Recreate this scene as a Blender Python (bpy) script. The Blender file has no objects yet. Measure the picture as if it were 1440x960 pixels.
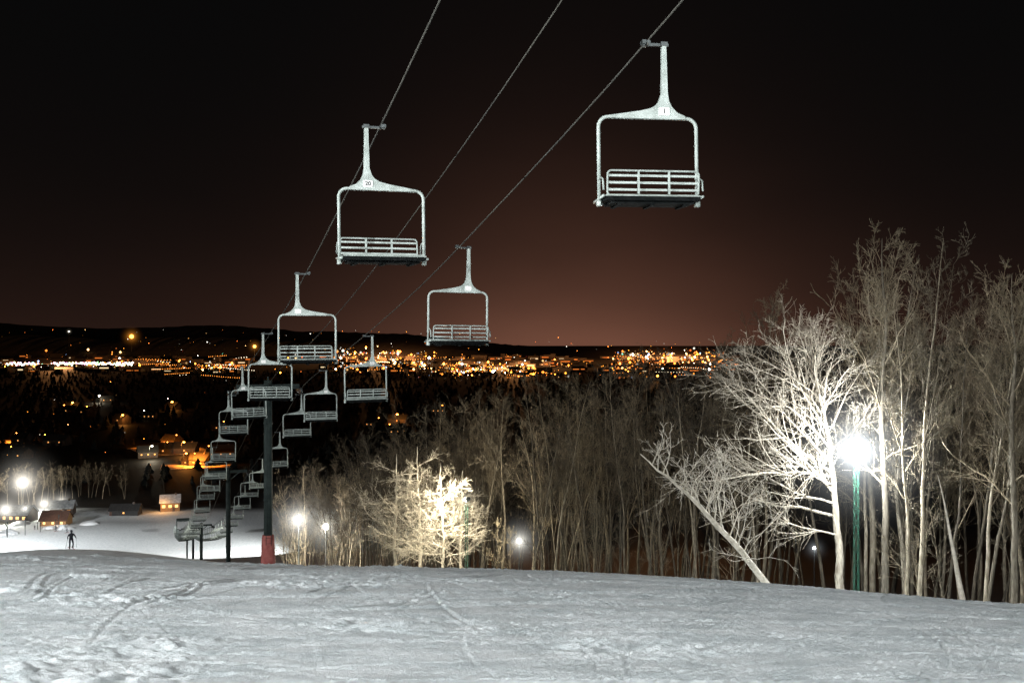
import bpy, math, random
import numpy as np
from mathutils import Vector, Matrix
random.seed(4)
S = bpy.context.scene
COL = S.collection
S.view_settings.view_transform = 'Standard'
S.view_settings.look = 'None'
S.view_settings.exposure = 0

# ------------------------------------------------------------------ materials
def newmat(name):
    m = bpy.data.materials.new(name); m.use_nodes = True
    nt = m.node_tree
    return m, nt, nt.nodes['Principled BSDF']

def mat_noise(name, c1, c2, rough=.6, metal=0., scale=6., bump=0., bscale=30., spec=.5):
    m, nt, b = newmat(name)
    tc = nt.nodes.new('ShaderNodeTexCoord')
    n = nt.nodes.new('ShaderNodeTexNoise'); n.inputs['Scale'].default_value = scale; n.inputs['Detail'].default_value = 6
    r = nt.nodes.new('ShaderNodeValToRGB')
    r.color_ramp.elements[0].position = .35; r.color_ramp.elements[1].position = .65
    r.color_ramp.elements[0].color = (*c1, 1); r.color_ramp.elements[1].color = (*c2, 1)
    nt.links.new(tc.outputs['Object'], n.inputs['Vector'])
    nt.links.new(n.outputs['Fac'], r.inputs['Fac'])
    nt.links.new(r.outputs['Color'], b.inputs['Base Color'])
    b.inputs['Roughness'].default_value = rough; b.inputs['Metallic'].default_value = metal
    b.inputs['Specular IOR Level'].default_value = spec
    if bump:
        n2 = nt.nodes.new('ShaderNodeTexNoise'); n2.inputs['Scale'].default_value = bscale
        bm = nt.nodes.new('ShaderNodeBump'); bm.inputs['Strength'].default_value = bump
        nt.links.new(tc.outputs['Object'], n2.inputs['Vector'])
        nt.links.new(n2.outputs['Fac'], bm.inputs['Height'])
        nt.links.new(bm.outputs['Normal'], b.inputs['Normal'])
    return m

def mat_emit(name, col, strength, sample=True):
    m, nt, b = newmat(name)
    b.inputs['Base Color'].default_value = (*[min(1, c) for c in col], 1)
    b.inputs['Emission Color'].default_value = (*col, 1)
    b.inputs['Emission Strength'].default_value = strength
    if not sample:
        m.cycles.emission_sampling = 'NONE'
    return m

M_paint = mat_noise('white_paint', (.27, .31, .285), (.42, .47, .44), .45, 0, 5, .05, 60, .3)
M_steel = mat_noise('dark_steel', (.03, .035, .035), (.07, .08, .08), .5, .6, 8, .1)
M_seat = mat_noise('black_seat_pad', (.003, .004, .004), (.009, .010, .010), .95, 0, 12, 0, 30, .1)
M_rope = mat_noise('steel_rope', (.06, .06, .055), (.085, .082, .07), 1., 0, .3, 0, 30, 0.)
M_tower = mat_noise('tower_paint', (.012, .019, .018), (.03, .042, .038), .7, 0, 3, .1, 30, .25)
M_pad = mat_noise('red_padding', (.24, .05, .045), (.38, .12, .10), .8, 0, 3, .3, 10)
M_green = mat_noise('green_paint', (.015, .08, .05), (.03, .13, .08), .5, .1, 4)
M_black = mat_noise('black_lettering', (.01, .01, .01), (.02, .02, .02), .6)
M_plate = mat_noise('plate_paint', (.78, .79, .76), (.84, .84, .82), .5)
M_cloth = mat_noise('dark_clothing', (.03, .035, .045), (.06, .065, .08), .9)
M_ski = mat_noise('ski_paint', (.3, .05, .04), (.4, .08, .05), .4)

def mat_bark(name, c1, c2):
    m, nt, b = newmat(name)
    tc = nt.nodes.new('ShaderNodeTexCoord')
    mp = nt.nodes.new('ShaderNodeMapping'); mp.inputs['Scale'].default_value = (4, 4, 1)
    n = nt.nodes.new('ShaderNodeTexNoise'); n.inputs['Scale'].default_value = 2.5; n.inputs['Detail'].default_value = 8
    r = nt.nodes.new('ShaderNodeValToRGB')
    r.color_ramp.elements[0].position = .38; r.color_ramp.elements[1].position = .6
    r.color_ramp.elements[0].color = (*c1, 1); r.color_ramp.elements[1].color = (*c2, 1)
    oi = nt.nodes.new('ShaderNodeObjectInfo')
    hs = nt.nodes.new('ShaderNodeHueSaturation')
    mr = nt.nodes.new('ShaderNodeMapRange'); mr.inputs['To Min'].default_value = .4; mr.inputs['To Max'].default_value = 1.4
    nt.links.new(oi.outputs['Random'], mr.inputs['Value'])
    nt.links.new(mr.outputs['Result'], hs.inputs['Value'])
    nt.links.new(tc.outputs['Object'], mp.inputs['Vector'])
    nt.links.new(mp.outputs['Vector'], n.inputs['Vector'])
    nt.links.new(n.outputs['Fac'], r.inputs['Fac'])
    nt.links.new(r.outputs['Color'], hs.inputs['Color'])
    nt.links.new(hs.outputs['Color'], b.inputs['Base Color'])
    b.inputs['Roughness'].default_value = .85
    bm = nt.nodes.new('ShaderNodeBump'); bm.inputs['Strength'].default_value = .5
    nt.links.new(n.outputs['Fac'], bm.inputs['Height']); nt.links.new(bm.outputs['Normal'], b.inputs['Normal'])
    return m
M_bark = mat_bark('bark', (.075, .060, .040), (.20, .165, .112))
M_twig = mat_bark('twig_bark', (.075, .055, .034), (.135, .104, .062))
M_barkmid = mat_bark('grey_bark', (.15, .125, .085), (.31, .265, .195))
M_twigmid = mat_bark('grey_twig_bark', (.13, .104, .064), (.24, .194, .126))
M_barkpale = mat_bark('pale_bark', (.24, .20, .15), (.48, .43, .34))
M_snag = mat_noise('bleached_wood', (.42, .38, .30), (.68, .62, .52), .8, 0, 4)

# ------------------------------------------------------------------ mesh building
class MB:
    def __init__(s): s.v = []; s.f = []; s.m = []
    def add(s, vs, fs, mi=0):
        o = len(s.v); s.v += [tuple(v) for v in vs]
        for f in fs: s.f.append(tuple(i + o for i in f)); s.m.append(mi)
    def box(s, c, size, mi=0, rot=None):
        hx, hy, hz = [a / 2 for a in size]
        vs = [Vector((x, y, z)) for x in (-hx, hx) for y in (-hy, hy) for z in (-hz, hz)]
        if rot is not None: vs = [rot @ v for v in vs]
        c = Vector(c); vs = [v + c for v in vs]
        s.add(vs, [(0, 1, 3, 2), (4, 6, 7, 5), (0, 4, 5, 1), (2, 3, 7, 6), (0, 2, 6, 4), (1, 5, 7, 3)], mi)
    def tube(s, pts, r, n=8, mi=0, closed=False, cap=True):
        pts = [Vector(p) for p in pts]; k = len(pts)
        rs = r if isinstance(r, (list, tuple)) else [r] * k
        up = None; vs = []
        for i, p in enumerate(pts):
            if closed: t = pts[(i + 1) % k] - pts[i - 1]
            elif i == 0: t = pts[1] - pts[0]
            elif i == k - 1: t = pts[-1] - pts[-2]
            else: t = pts[i + 1] - pts[i - 1]
            t.normalize()
            if up is None: up = t.orthogonal().normalized()
            else:
                up = (up - t * up.dot(t))
                up = up.normalized() if up.length > 1e-5 else t.orthogonal().normalized()
            w = t.cross(up)
            for j in range(n):
                a = 2 * math.pi * j / n
                vs.append(p + (up * math.cos(a) + w * math.sin(a)) * rs[i])
        fs = []
        for i in range(k if closed else k - 1):
            i2 = (i + 1) % k
            for j in range(n):
                j2 = (j + 1) % n
                fs.append((i * n + j, i * n + j2, i2 * n + j2, i2 * n + j))
        if cap and not closed:
            fs.append(tuple(range(n - 1, -1, -1))); fs.append(tuple((k - 1) * n + j for j in range(n)))
        s.add(vs, fs, mi)
    def prism(s, poly, y0, y1, mi=0):
        n = len(poly)
        vs = [(x, y0, z) for x, z in poly] + [(x, y1, z) for x, z in poly]
        fs = [tuple(range(n)), tuple(range(2 * n - 1, n - 1, -1))]
        fs += [(i, (i + n), (i + 1) % n + n, (i + 1) % n) for i in range(n)]
        s.add(vs, fs, mi)
    def mesh(s, name, mats, smooth=False):
        me = bpy.data.meshes.new(name)
        me.from_pydata(s.v, [], s.f)
        for m in mats: me.materials.append(m)
        me.polygons.foreach_set('material_index', s.m)
        if smooth: me.polygons.foreach_set('use_smooth', [True] * len(s.f))
        me.validate(); me.update()
        return me

def obj(name, data=None, parent=None, loc=None, rot=None, scale=None):
    o = bpy.data.objects.new(name, data); COL.objects.link(o)
    if parent: o.parent = parent
    if loc is not None: o.location = loc
    if rot is not None: o.rotation_euler = rot
    if scale is not None: o.scale = scale
    return o
def tag(o, label, cat, group=None, kind=None):
    o['label'] = label; o['category'] = cat
    if group: o['group'] = group
    if kind: o['kind'] = kind

def rrect(x0, x1, z0, z1, r, n=6, y=0.):
    pts = []
    for cx, cz_, a0 in ((x1 - r, z1 - r, 0), (x0 + r, z1 - r, 90), (x0 + r, z0 + r, 180), (x1 - r, z0 + r, 270)):
        for i in range(n + 1):
            a = math.radians(a0 + 90 * i / n)
            pts.append((cx + r * math.cos(a), y, cz_ + r * math.sin(a)))
    return pts

# ------------------------------------------------------------------ terrain function
_rs = np.random.RandomState(7)
_tab = _rs.rand(256, 256)
def vn(x, y, sd=0):
    x = np.asarray(x, float) + sd * 17.31; y = np.asarray(y, float) + sd * 9.77
    xi = np.floor(x).astype(int); yi = np.floor(y).astype(int)
    fx = x - xi; fy = y - yi
    fx = fx * fx * (3 - 2 * fx); fy = fy * fy * (3 - 2 * fy)
    a = _tab[xi & 255, yi & 255]; b = _tab[(xi + 1) & 255, yi & 255]
    c = _tab[xi & 255, (yi + 1) & 255]; d = _tab[(xi + 1) & 255, (yi + 1) & 255]
    return (a * (1 - fx) + b * fx) * (1 - fy) + (c * (1 - fx) + d * fx) * fy
def fbm(x, y, o=4, sd=0):
    t = 0; a = .5
    for i in range(o):
        t = t + a * (vn(x * 2 ** i, y * 2 ** i, sd + i) - .5); a *= .5
    return t
GY = [44, 54, 72, 90, 125, 164, 219, 290, 345, 400, 480, 3000, 4200, 5200, 6500, 12000]
GZ = [-10.02, -12.9, -16.7, -20.8, -29.3, -39.5, -51.5, -64.5, -71.8, -74, -74.5, -74.5, -64, -40, -40, -40]
CSX = [-60, -30, -15, -7.3, 0, 6, 15, 30, 60]
CSZ = [.6, .5, .22, -.2, -.22, -.42, -1.27, -2.6, -3.6]
def ground(X, Y):
    X = np.asarray(X, float); Y = np.asarray(Y, float)
    par = -1.7 - .11 * Y - .0018 * Y * np.abs(Y)
    far = np.interp(Y, GY, GZ)
    w = np.clip((Y - 38) / 12, 0, 1); w = w * w * (3 - 2 * w)
    z = par * (1 - w) + far * w
    cs = sum(np.interp(X + d, CSX, CSZ) for d in (-4, -2, 0, 2, 4)) / 5
    fade = np.exp(-(np.maximum(0, Y - 55) / 60) ** 2) * np.clip(Y / 25, .3, 1.1)
    z = z + cs * fade
    z = z + 2.0 * np.exp(-(((X + 43) / 14) ** 2 + ((Y - 99) / 12) ** 2))
    z = z + 2.0 * fbm(X / 60, Y / 60, 2, 3) * np.clip((Y - 200) / 200, 0, 1)
    return z
def gz(x, y): return float(ground(x, y))

# ------------------------------------------------------------------ ground sheet
def geo(a, b, k):
    out = [a]
    while out[-1] < b: out.append(out[-1] + max(.04, out[-1] * k))
    return out
xp = list(np.arange(0, 9, .036)) + geo(9, 26, .005) + geo(26.5, 9000, .05)
xs = np.array(sorted(set([-x for x in xp] + xp)))
ys = [-60, -40, -25, -15, -8, -3, 0, 2, 4, 5, 6]
y = 6.0
while y < 42: y += max(.02, y * .0032); ys.append(y)
while y < 9000: y += max(.5, y * .03); ys.append(y)
ys = np.array(ys)
XX, YY = np.meshgrid(xs, ys)
ZZ = ground(XX, YY)
det = np.zeros_like(XX)
r0 = np.searchsorted(ys, 5); r1_ = np.searchsorted(ys, 58); c0 = np.searchsorted(xs, -40); c1_ = np.searchsorted(xs, 40)
X = XX[r0:r1_, c0:c1_]; Y = YY[r0:r1_, c0:c1_]
near = np.clip((57 - Y) / 12, 0, 1) * np.clip((39 - np.abs(X)) / 8, 0, 1)
D = .14 * fbm(X / 6, Y / 4, 2, 11)
rough = np.clip((vn(X / 2.4, Y / 1.5, 21) - .45) * 4.5, 0, 1)
rough = np.clip(rough * .9 + np.clip((-X - 1) / 12, -.3, .25) + np.clip((12 - Y) / 10, -.1, .3), 0.08, 1.0)
D += (.012 + .045 * rough) * fbm(X / .7, Y / .5, 4, 31)
def ridge(x, y, sd): return 1 - np.abs(2 * vn(x, y, sd) - 1)
chop = np.clip(vn(X / .42, Y / .30, 43) - .5, 0, 1) * .08 + np.clip(vn(X / .19, Y / .15, 41) - .52, 0, 1) * .10 + np.clip(vn(X / .1, Y / .085, 42) - .55, 0, 1) * .085
chop += -.03 * ridge(X / .8, Y / .5, 55) ** 5
D += chop * rough ** 1.4 * np.clip(.3 + vn(X / .9, Y / .6, 61), 0, 1.2)
D += .007 * (vn(X / .09, Y / .08, 62) - .5)
tr = np.zeros_like(X); lx_ = xs[c0:c1_]; ly_ = ys[r0:r1_]
rs = np.random.RandomState(31)
for i in range(560):
    R = rs.uniform(5, 60); cy0 = 6.5 + 33 * rs.rand() ** 1.4; cx0 = rs.uniform(-.62, .62) * cy0 * 1.0
    a = rs.choice([rs.uniform(-.9, .9), rs.uniform(.5, 2.6), rs.uniform(1, 2.1)]) + (math.pi if rs.rand() < .5 else 0)
    ox = cx0 - R * math.cos(a); oy = cy0 - R * math.sin(a)
    long_ = rs.rand() > .75
    hl = rs.uniform(5, 12) if long_ else rs.uniform(1., 4.5); half = hl / R
    i0, i1 = np.searchsorted(ly_, [cy0 - hl - .6, cy0 + hl + .6]); j0, j1 = np.searchsorted(lx_, [cx0 - hl - .6, cx0 + hl + .6])
    if i1 <= i0 or j1 <= j0: continue
    sx = X[i0:i1, j0:j1]; sy = Y[i0:i1, j0:j1]
    ang = np.arctan2(sy - oy, sx - ox)
    da = np.abs((ang - a + math.pi) % (2 * math.pi) - math.pi)
    w = np.clip((half - da) / (half * .4), 0, 1)
    dist = np.hypot(sx - ox, sy - oy) - R
    fy_ = min(1.5, max(.7, cy0 / 14))
    dep = rs.uniform(.007, .022) * fy_; wd = rs.uniform(.016, .032) * fy_
    sg = 1 if rs.rand() < .5 else -1
    for off in ((0, rs.uniform(.12, .35)) if rs.rand() < .4 else (0,)):
        q = (dist - off) * sg
        tr[i0:i1, j0:j1] += w * (-dep * np.exp(-(q / wd) ** 2) + dep * .8 * np.exp(-((q - 1.9 * wd) / (wd * .9)) ** 2))
tr = np.clip(tr, -.038, .026)
det[r0:r1_, c0:c1_] = (D + tr) * near
ZZ = ZZ + det
ny, nx = XX.shape
co = np.stack([XX, YY, ZZ], -1).reshape(-1, 3)
ii = (np.arange(ny - 1)[:, None] * nx + np.arange(nx - 1)[None, :]).reshape(-1)
quads = np.stack([ii, ii + 1, ii + nx + 1, ii + nx], -1)
gm = bpy.data.meshes.new('ground')
gm.vertices.add(len(co)); gm.vertices.foreach_set('co', co.astype(np.float32).reshape(-1))
gm.loops.add(quads.size); gm.loops.foreach_set('vertex_index', quads.reshape(-1).astype(np.int32))
gm.polygons.add(len(quads)); gm.polygons.foreach_set('loop_start', (np.arange(len(quads)) * 4).astype(np.int32))
gm.polygons.foreach_set('loop_total', np.full(len(quads), 4, np.int32))
gm.polygons.foreach_set('use_smooth', np.ones(len(quads), bool))
gm.update(calc_edges=True)
EX = [(-40, 170), (-36, 155), (-26, 130), (-15, 108), (-7, 88), (-1, 72), (5, 60), (9, 51), (14, 47), (19, 43.5), (30, 39), (60, 34)]
eY = np.array([p[1] for p in EX][::-1]); eX = np.array([p[0] for p in EX][::-1])
def edgeX(Y): return np.interp(Y, eY, eX)
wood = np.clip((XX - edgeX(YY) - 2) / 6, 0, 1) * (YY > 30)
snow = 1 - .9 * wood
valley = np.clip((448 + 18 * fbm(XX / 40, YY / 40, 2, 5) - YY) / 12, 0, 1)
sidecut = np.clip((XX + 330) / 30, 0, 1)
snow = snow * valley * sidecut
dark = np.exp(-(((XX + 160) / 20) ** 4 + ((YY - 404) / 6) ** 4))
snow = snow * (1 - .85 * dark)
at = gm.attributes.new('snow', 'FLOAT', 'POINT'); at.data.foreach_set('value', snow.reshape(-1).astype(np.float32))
m, nt, b = newmat('snow_ground')
L = nt.links
an = nt.nodes.new('ShaderNodeAttribute'); an.attribute_name = 'snow'
geo_n = nt.nodes.new('ShaderNodeNewGeometry')
n1 = nt.nodes.new('ShaderNodeTexNoise'); n1.inputs['Scale'].default_value = 1.3; n1.inputs['Detail'].default_value = 12; n1.inputs['Roughness'].default_value = .68
r1 = nt.nodes.new('ShaderNodeValToRGB'); r1.color_ramp.elements[0].color = (.58, .64, .65, 1); r1.color_ramp.elements[1].color = (.84, .88, .885, 1)
r1.color_ramp.elements[0].position = .34; r1.color_ramp.elements[1].position = .60
n2 = nt.nodes.new('ShaderNodeTexNoise'); n2.inputs['Scale'].default_value = .03; n2.inputs['Detail'].default_value = 8
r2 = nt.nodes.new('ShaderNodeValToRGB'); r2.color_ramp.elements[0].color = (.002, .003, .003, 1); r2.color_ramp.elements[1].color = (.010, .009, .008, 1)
n3 = nt.nodes.new('ShaderNodeTexNoise'); n3.inputs['Scale'].default_value = 7; n3.inputs['Detail'].default_value = 10; n3.inputs['Roughness'].default_value = .75
n4 = nt.nodes.new('ShaderNodeTexNoise'); n4.inputs['Scale'].default_value = 34; n4.inputs['Detail'].default_value = 6; n4.inputs['Roughness'].default_value = .75
mx = nt.nodes.new('ShaderNodeMix'); mx.data_type = 'RGBA'
for n in (n1, n2, n3, n4): L.new(geo_n.outputs['Position'], n.inputs['Vector'])
L.new(n1.outputs['Fac'], r1.inputs['Fac']); L.new(n2.outputs['Fac'], r2.inputs['Fac'])
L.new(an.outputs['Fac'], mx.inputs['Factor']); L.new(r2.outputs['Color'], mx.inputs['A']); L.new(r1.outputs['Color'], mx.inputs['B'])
L.new(mx.outputs['Result'], b.inputs['Base Color'])
b1 = nt.nodes.new('ShaderNodeBump'); b1.inputs['Strength'].default_value = 1.; b1.inputs['Distance'].default_value = .065
b2 = nt.nodes.new('ShaderNodeBump'); b2.inputs['Strength'].default_value = 1.; b2.inputs['Distance'].default_value = .035
L.new(n3.outputs['Fac'], b1.inputs['Height']); L.new(n4.outputs['Fac'], b2.inputs['Height'])
L.new(b1.outputs['Normal'], b2.inputs['Normal']); L.new(b2.outputs['Normal'], b.inputs['Normal'])
b.inputs['Roughness'].default_value = .7
b.inputs['Specular IOR Level'].default_value = .2
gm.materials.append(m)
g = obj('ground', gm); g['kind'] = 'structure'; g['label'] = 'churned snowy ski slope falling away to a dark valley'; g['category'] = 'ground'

# ------------------------------------------------------------------ hills
M_hill = mat_noise('wooded_hill', (.03, .03, .028), (.08, .07, .06), .95, 0, .004)
hp = np.array([(-700, 470), (0, 455), (150, 462), (300, 458), (420, 465), (560, 468), (650, 478), (760, 489), (860, 491), (1000, 489), (1440, 486), (2200, 470)], float)
def hillmesh(name, Yc, depth, base, off, sd):
    A = np.linspace(-1.2, 1.2, 900); T = np.linspace(-1, 1, 15)
    AA, TT = np.meshgrid(A, T)
    Yh = Yc + depth * TT
    Xh = AA * Yc
    top = (480 - np.interp(AA * 1400 + 720, hp[:, 0], hp[:, 1]) - off) / 1400 * Yc
    top = top + 30 * fbm(AA * 14, TT, 3, sd) + 10 * (vn(AA * 220, TT * 2, sd + 5) - .5)
    Zh = base + (top - base) * (1 - TT ** 2) ** .8
    ny, nx = Xh.shape
    vs = np.stack([Xh, Yh, Zh], -1).reshape(-1, 3)
    i = (np.arange(ny - 1)[:, None] * nx + np.arange(nx - 1)[None, :]).reshape(-1)
    q = np.stack([i, i + 1, i + nx + 1, i + nx], -1)
    me = bpy.data.meshes.new(name); me.from_pydata(vs.tolist(), [], q.tolist()); me.materials.append(M_hill)
    o = obj(name, me); o['kind'] = 'structure'; o['label'] = 'dark wooded hills beyond the town'; o['category'] = 'hills'
hillmesh('hills', 6600, 1100, -60, 0, 3)
hillmesh('hills', 4700, 500, -72, 16, 9)

# ------------------------------------------------------------------ sky
W = bpy.data.worlds.new('World'); S.world = W; W.use_nodes = True
nt = W.node_tree; L = nt.links; bg = nt.nodes['Background']
tc = nt.nodes.new('ShaderNodeTexCoord'); sp = nt.nodes.new('ShaderNodeSeparateXYZ')
L.new(tc.outputs['Generated'], sp.inputs[0])
def M(op, a, b=None, c=None):
    n = nt.nodes.new('ShaderNodeMath'); n.operation = op
    for i, v in enumerate((a, b, c)):
        if v is None: continue
        if isinstance(v, (int, float)): n.inputs[i].default_value = v
        else: L.new(v, n.inputs[i])
    return n.outputs[0]
zc = M('MAXIMUM', sp.outputs['Z'], 0.)
az = M('ARCTAN2', sp.outputs['X'], sp.outputs['Y'])
e1 = M('EXPONENT', M('MULTIPLY', zc, -13.))
dz = M('DIVIDE', M('SUBTRACT', az, .06), .20)
e2 = M('EXPONENT', M('MULTIPLY', M('MULTIPLY', dz, dz), -1.))
amp = M('MULTIPLY_ADD', e2, .88, .12)
nz = nt.nodes.new('ShaderNodeTexNoise'); nz.inputs['Scale'].default_value = 3.; nz.inputs['Detail'].default_value = 4
mpn = nt.nodes.new('ShaderNodeMapping'); mpn.inputs['Scale'].default_value = (1, 1, 3)
L.new(tc.outputs['Generated'], mpn.inputs[0]); L.new(mpn.outputs[0], nz.inputs['Vector'])
f = M('MULTIPLY', M('MULTIPLY', e1, amp), M('MULTIPLY_ADD', nz.outputs['Fac'], .7, .65))
c1 = nt.nodes.new('ShaderNodeMix'); c1.data_type = 'RGBA'
c1.inputs['A'].default_value = (.0023, .0024, .0025, 1); c1.inputs['B'].default_value = (.150, .063, .040, 1)
L.new(f, c1.inputs['Factor'])
L.new(c1.outputs['Result'], bg.inputs['Color']); bg.inputs['Strength'].default_value = 1.

# ------------------------------------------------------------------ camera
cd = bpy.data.cameras.new('Camera'); cam = obj('Camera', cd)
cd.lens = 35; cd.sensor_width = 36; cd.clip_end = 30000; cd.clip_start = .1
cam.rotation_euler = (math.radians(90), 0, 0)
S.camera = cam

# ------------------------------------------------------------------ lift geometry
CY = np.array([-60, 0, 13.5, 14.7, 17.4, 24.3, 26.2, 36, 46, 54, 58, 64, 79, 90, 100, 130, 164, 219, 290, 372])
CZ = np.array([30, 8.4, 4.70, 4.39, 3.74, 2.30, 1.83, .2, -1.25, -2.5, -3.7, -5.4, -9.3, -11.8, -14.8, -23, -30.3, -41.5, -54.5, -67.2])
def cz(Yv): return float(np.interp(Yv, CY, CZ))
def lx(Yv): return 3.78 - .349 * Yv
def rx(Yv): return 7.03 - .3430 * Yv
def mxx(Yv): return 5.4 - .345 * Yv
YAW = math.atan(.345)
for nm, fx, lab in (('haul_rope', lx, 'steel haul rope carrying the uphill chairs'), ('haul_rope', rx, 'steel haul rope carrying the downhill chairs'), ('signal_cable', mxx, 'thin cable strung between the two haul ropes')):
    mb = MB(); pts = []
    for Yv in list(np.arange(-30, 100, 2.)) + list(np.arange(100, 372, 4.)):
        zz = np.mean([cz(Yv + d) for d in (-3, -1.5, 0, 1.5, 3)]) if Yv > 0 else cz(Yv)
        pts.append((fx(Yv), Yv, zz + (.25 if nm == 'signal_cable' and Yv > 40 else 0)))
    mb.tube(pts, .014 if nm == 'haul_rope' else .011, 12)
    o = obj(nm, mb.mesh(nm, [M_rope], True)); tag(o, lab, 'cable')

ZT, ZB = -1.09, -2.36
HX = -.26
mb = MB()
mb.tube([(0, -.11, 0), (0, .11, 0)], .03, 8, 1)
mb.box((HX / 2, 0, -.012), (abs(HX) + .14, .04, .04), 1)
mb.box((.05, 0, .015), (.06, .12, .06), 1)
grip_me = mb.mesh('grip', [M_paint, M_steel])
mb = MB()
mb.prism([(HX - .032, -.02), (HX + .032, -.02), (HX + .05, -.80), (HX - .05, -.80)], -.03, .03)
mb.box((HX, 0, -.0), (.10, .08, .06), 1)
poly = [(HX + .05, -.74), (HX - .05, -.74), (HX - .065, -.84), (HX - .11, -.93), (HX - .19, -1.01), (HX - .31, -1.06), (HX - .31, -1.108), (.60, -1.108), (.62, -1.075), (.34, -1.030), (.12, -.995), (-.04, -.955), (-.12, -.91), (-.17, -.85)]
mb.prism(poly, -.032, .032)
hanger_me = mb.mesh('hanger', [M_paint, M_steel])
mb = MB()
pts = [(-.75, 0, ZB)] + [(-.75, 0, -1.6)]
for i in range(7):
    a = math.radians(180 - 90 * i / 6); pts.append((-.60 + .15 * math.cos(a), 0, ZT - .15 + .15 * math.sin(a)))
for i in range(7):
    a = math.radians(90 - 90 * i / 6); pts.append((.60 + .15 * math.cos(a), 0, ZT - .15 + .15 * math.sin(a)))
pts += [(.75, 0, -1.6), (.75, 0, ZB)]
mb.tube(pts, .027, 10)
for sx_ in (-.75, .75):
    mb.box((sx_, 0, ZB), (.07, .09, .08))
    mb.tube([(sx_, 0, -2.02), (sx_, .12, -2.0), (sx_, .22, -2.04), (sx_, .25, -2.2)], .014, 6)
    mb.tube([(sx_, .26, -2.28), (sx_, -.28, -2.31)], .020, 6)
frame_me = mb.mesh('frame', [M_paint], True)
mb = MB()
mb.tube([(x, .25 + (z + 2.05) * .12, z) for x, y_, z in rrect(-.69, .69, -2.27, -1.92, .06)], .014, 8, closed=True)
for z in (-1.99, -2.09, -2.19):
    mb.box((0, .245 + (z + 2.05) * .12, z), (1.36, .015, .032))
for x in (-.23, .23):
    mb.box((x, .265, -2.09), (.03, .015, .33))
back_me = mb.mesh('backrest', [M_paint])
mb = MB()
for i in range(5):
    mb.box((0, .20 - i * .11, -2.262 + .004 * i), (1.40, .06, .014))
mb.tube([(-.72, -.29, -2.27), (.72, -.29, -2.27)], .013, 8)
mb.tube([(-.72, .25, -2.28), (.72, .25, -2.28)], .013, 8)
seat_me = mb.mesh('seat', [M_paint])
mb = MB()
mb.box((0, -.02, -2.315), (1.42, .57, .06)); mb.box((0, .0, -2.36), (1.25, .40, .05))
for x in (-.5, 0, .5): mb.box((x, 0, -2.40), (.05, .4, .03))
pan_me = mb.mesh('seat_pan', [M_seat])
mb = MB(); mb.box((HX + .015, 0, -1.00), (.16, .084, .115)); plate_me = mb.mesh('number_plate', [M_plate])

def text_mesh(s):
    cu = bpy.data.curves.new('t', 'FONT'); cu.body = s; cu.size = .105; cu.align_x = 'CENTER'; cu.align_y = 'CENTER'; cu.extrude = .002; cu.offset = .002
    to = bpy.data.objects.new('t', cu); COL.objects.link(to)
    dg = bpy.context.evaluated_depsgraph_get(); me = bpy.data.meshes.new_from_object(to.evaluated_get(dg))
    bpy.data.objects.remove(to); me.materials.clear(); me.materials.append(M_black); return me

def chair(x, yv, side, first, num=None, sw=0., dyaw=0.):
    e = obj('ski_lift_chair', None, loc=(x, yv, cz(yv)))
    e.empty_display_size = .3
    e.rotation_euler = (0, sw, YAW + dyaw + (0 if side == 'L' else math.pi))
    lab = 'white metal lift chair with slatted back, hanging empty'
    if num: lab = 'white slatted lift chair with number %s plate, hanging empty' % num
    tag(e, lab, 'chairlift chair', 'empty chairs hanging along the lift line')
    h = obj('hanger', hanger_me, e); obj('grip', grip_me, h)
    obj('frame', frame_me, e); obj('backrest', back_me, e)
    s_ = obj('seat', seat_me, e); obj('seat_pan', pan_me, s_)
    if first:
        p = obj('number_plate', plate_me, e)
        if num:
            t = obj('plate_number', text_mesh(num), p)
            if side == 'L': t.location = (HX + .015, -.0445, -1.0); t.rotation_euler = (math.radians(90), 0, 0)
            else: t.location = (HX + .015, .0445, -1.0); t.rotation_euler = (math.radians(90), 0, math.pi)
LY = [17.4, 26.4, 35.5, 45, 54.8, 63.5] + list(np.arange(73, 340, 9.0))
RY = [14.7, 24.3, 36, 46.7, 55.5, 66.5, 79] + list(np.arange(88.5, 340, 9.0))
rr = random.Random(3)
for i, yv in enumerate(LY): chair(lx(yv), yv, 'L', i < 4, '20' if i == 0 else None, rr.uniform(-.02, .02), rr.uniform(-.05, .05))
for i, yv in enumerate(RY): chair(rx(yv), yv, 'R', i < 4, '1' if i == 0 else None, rr.uniform(-.02, .02) if i else .012, -.16 if i == 0 else rr.uniform(-.05, .05))

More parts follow.
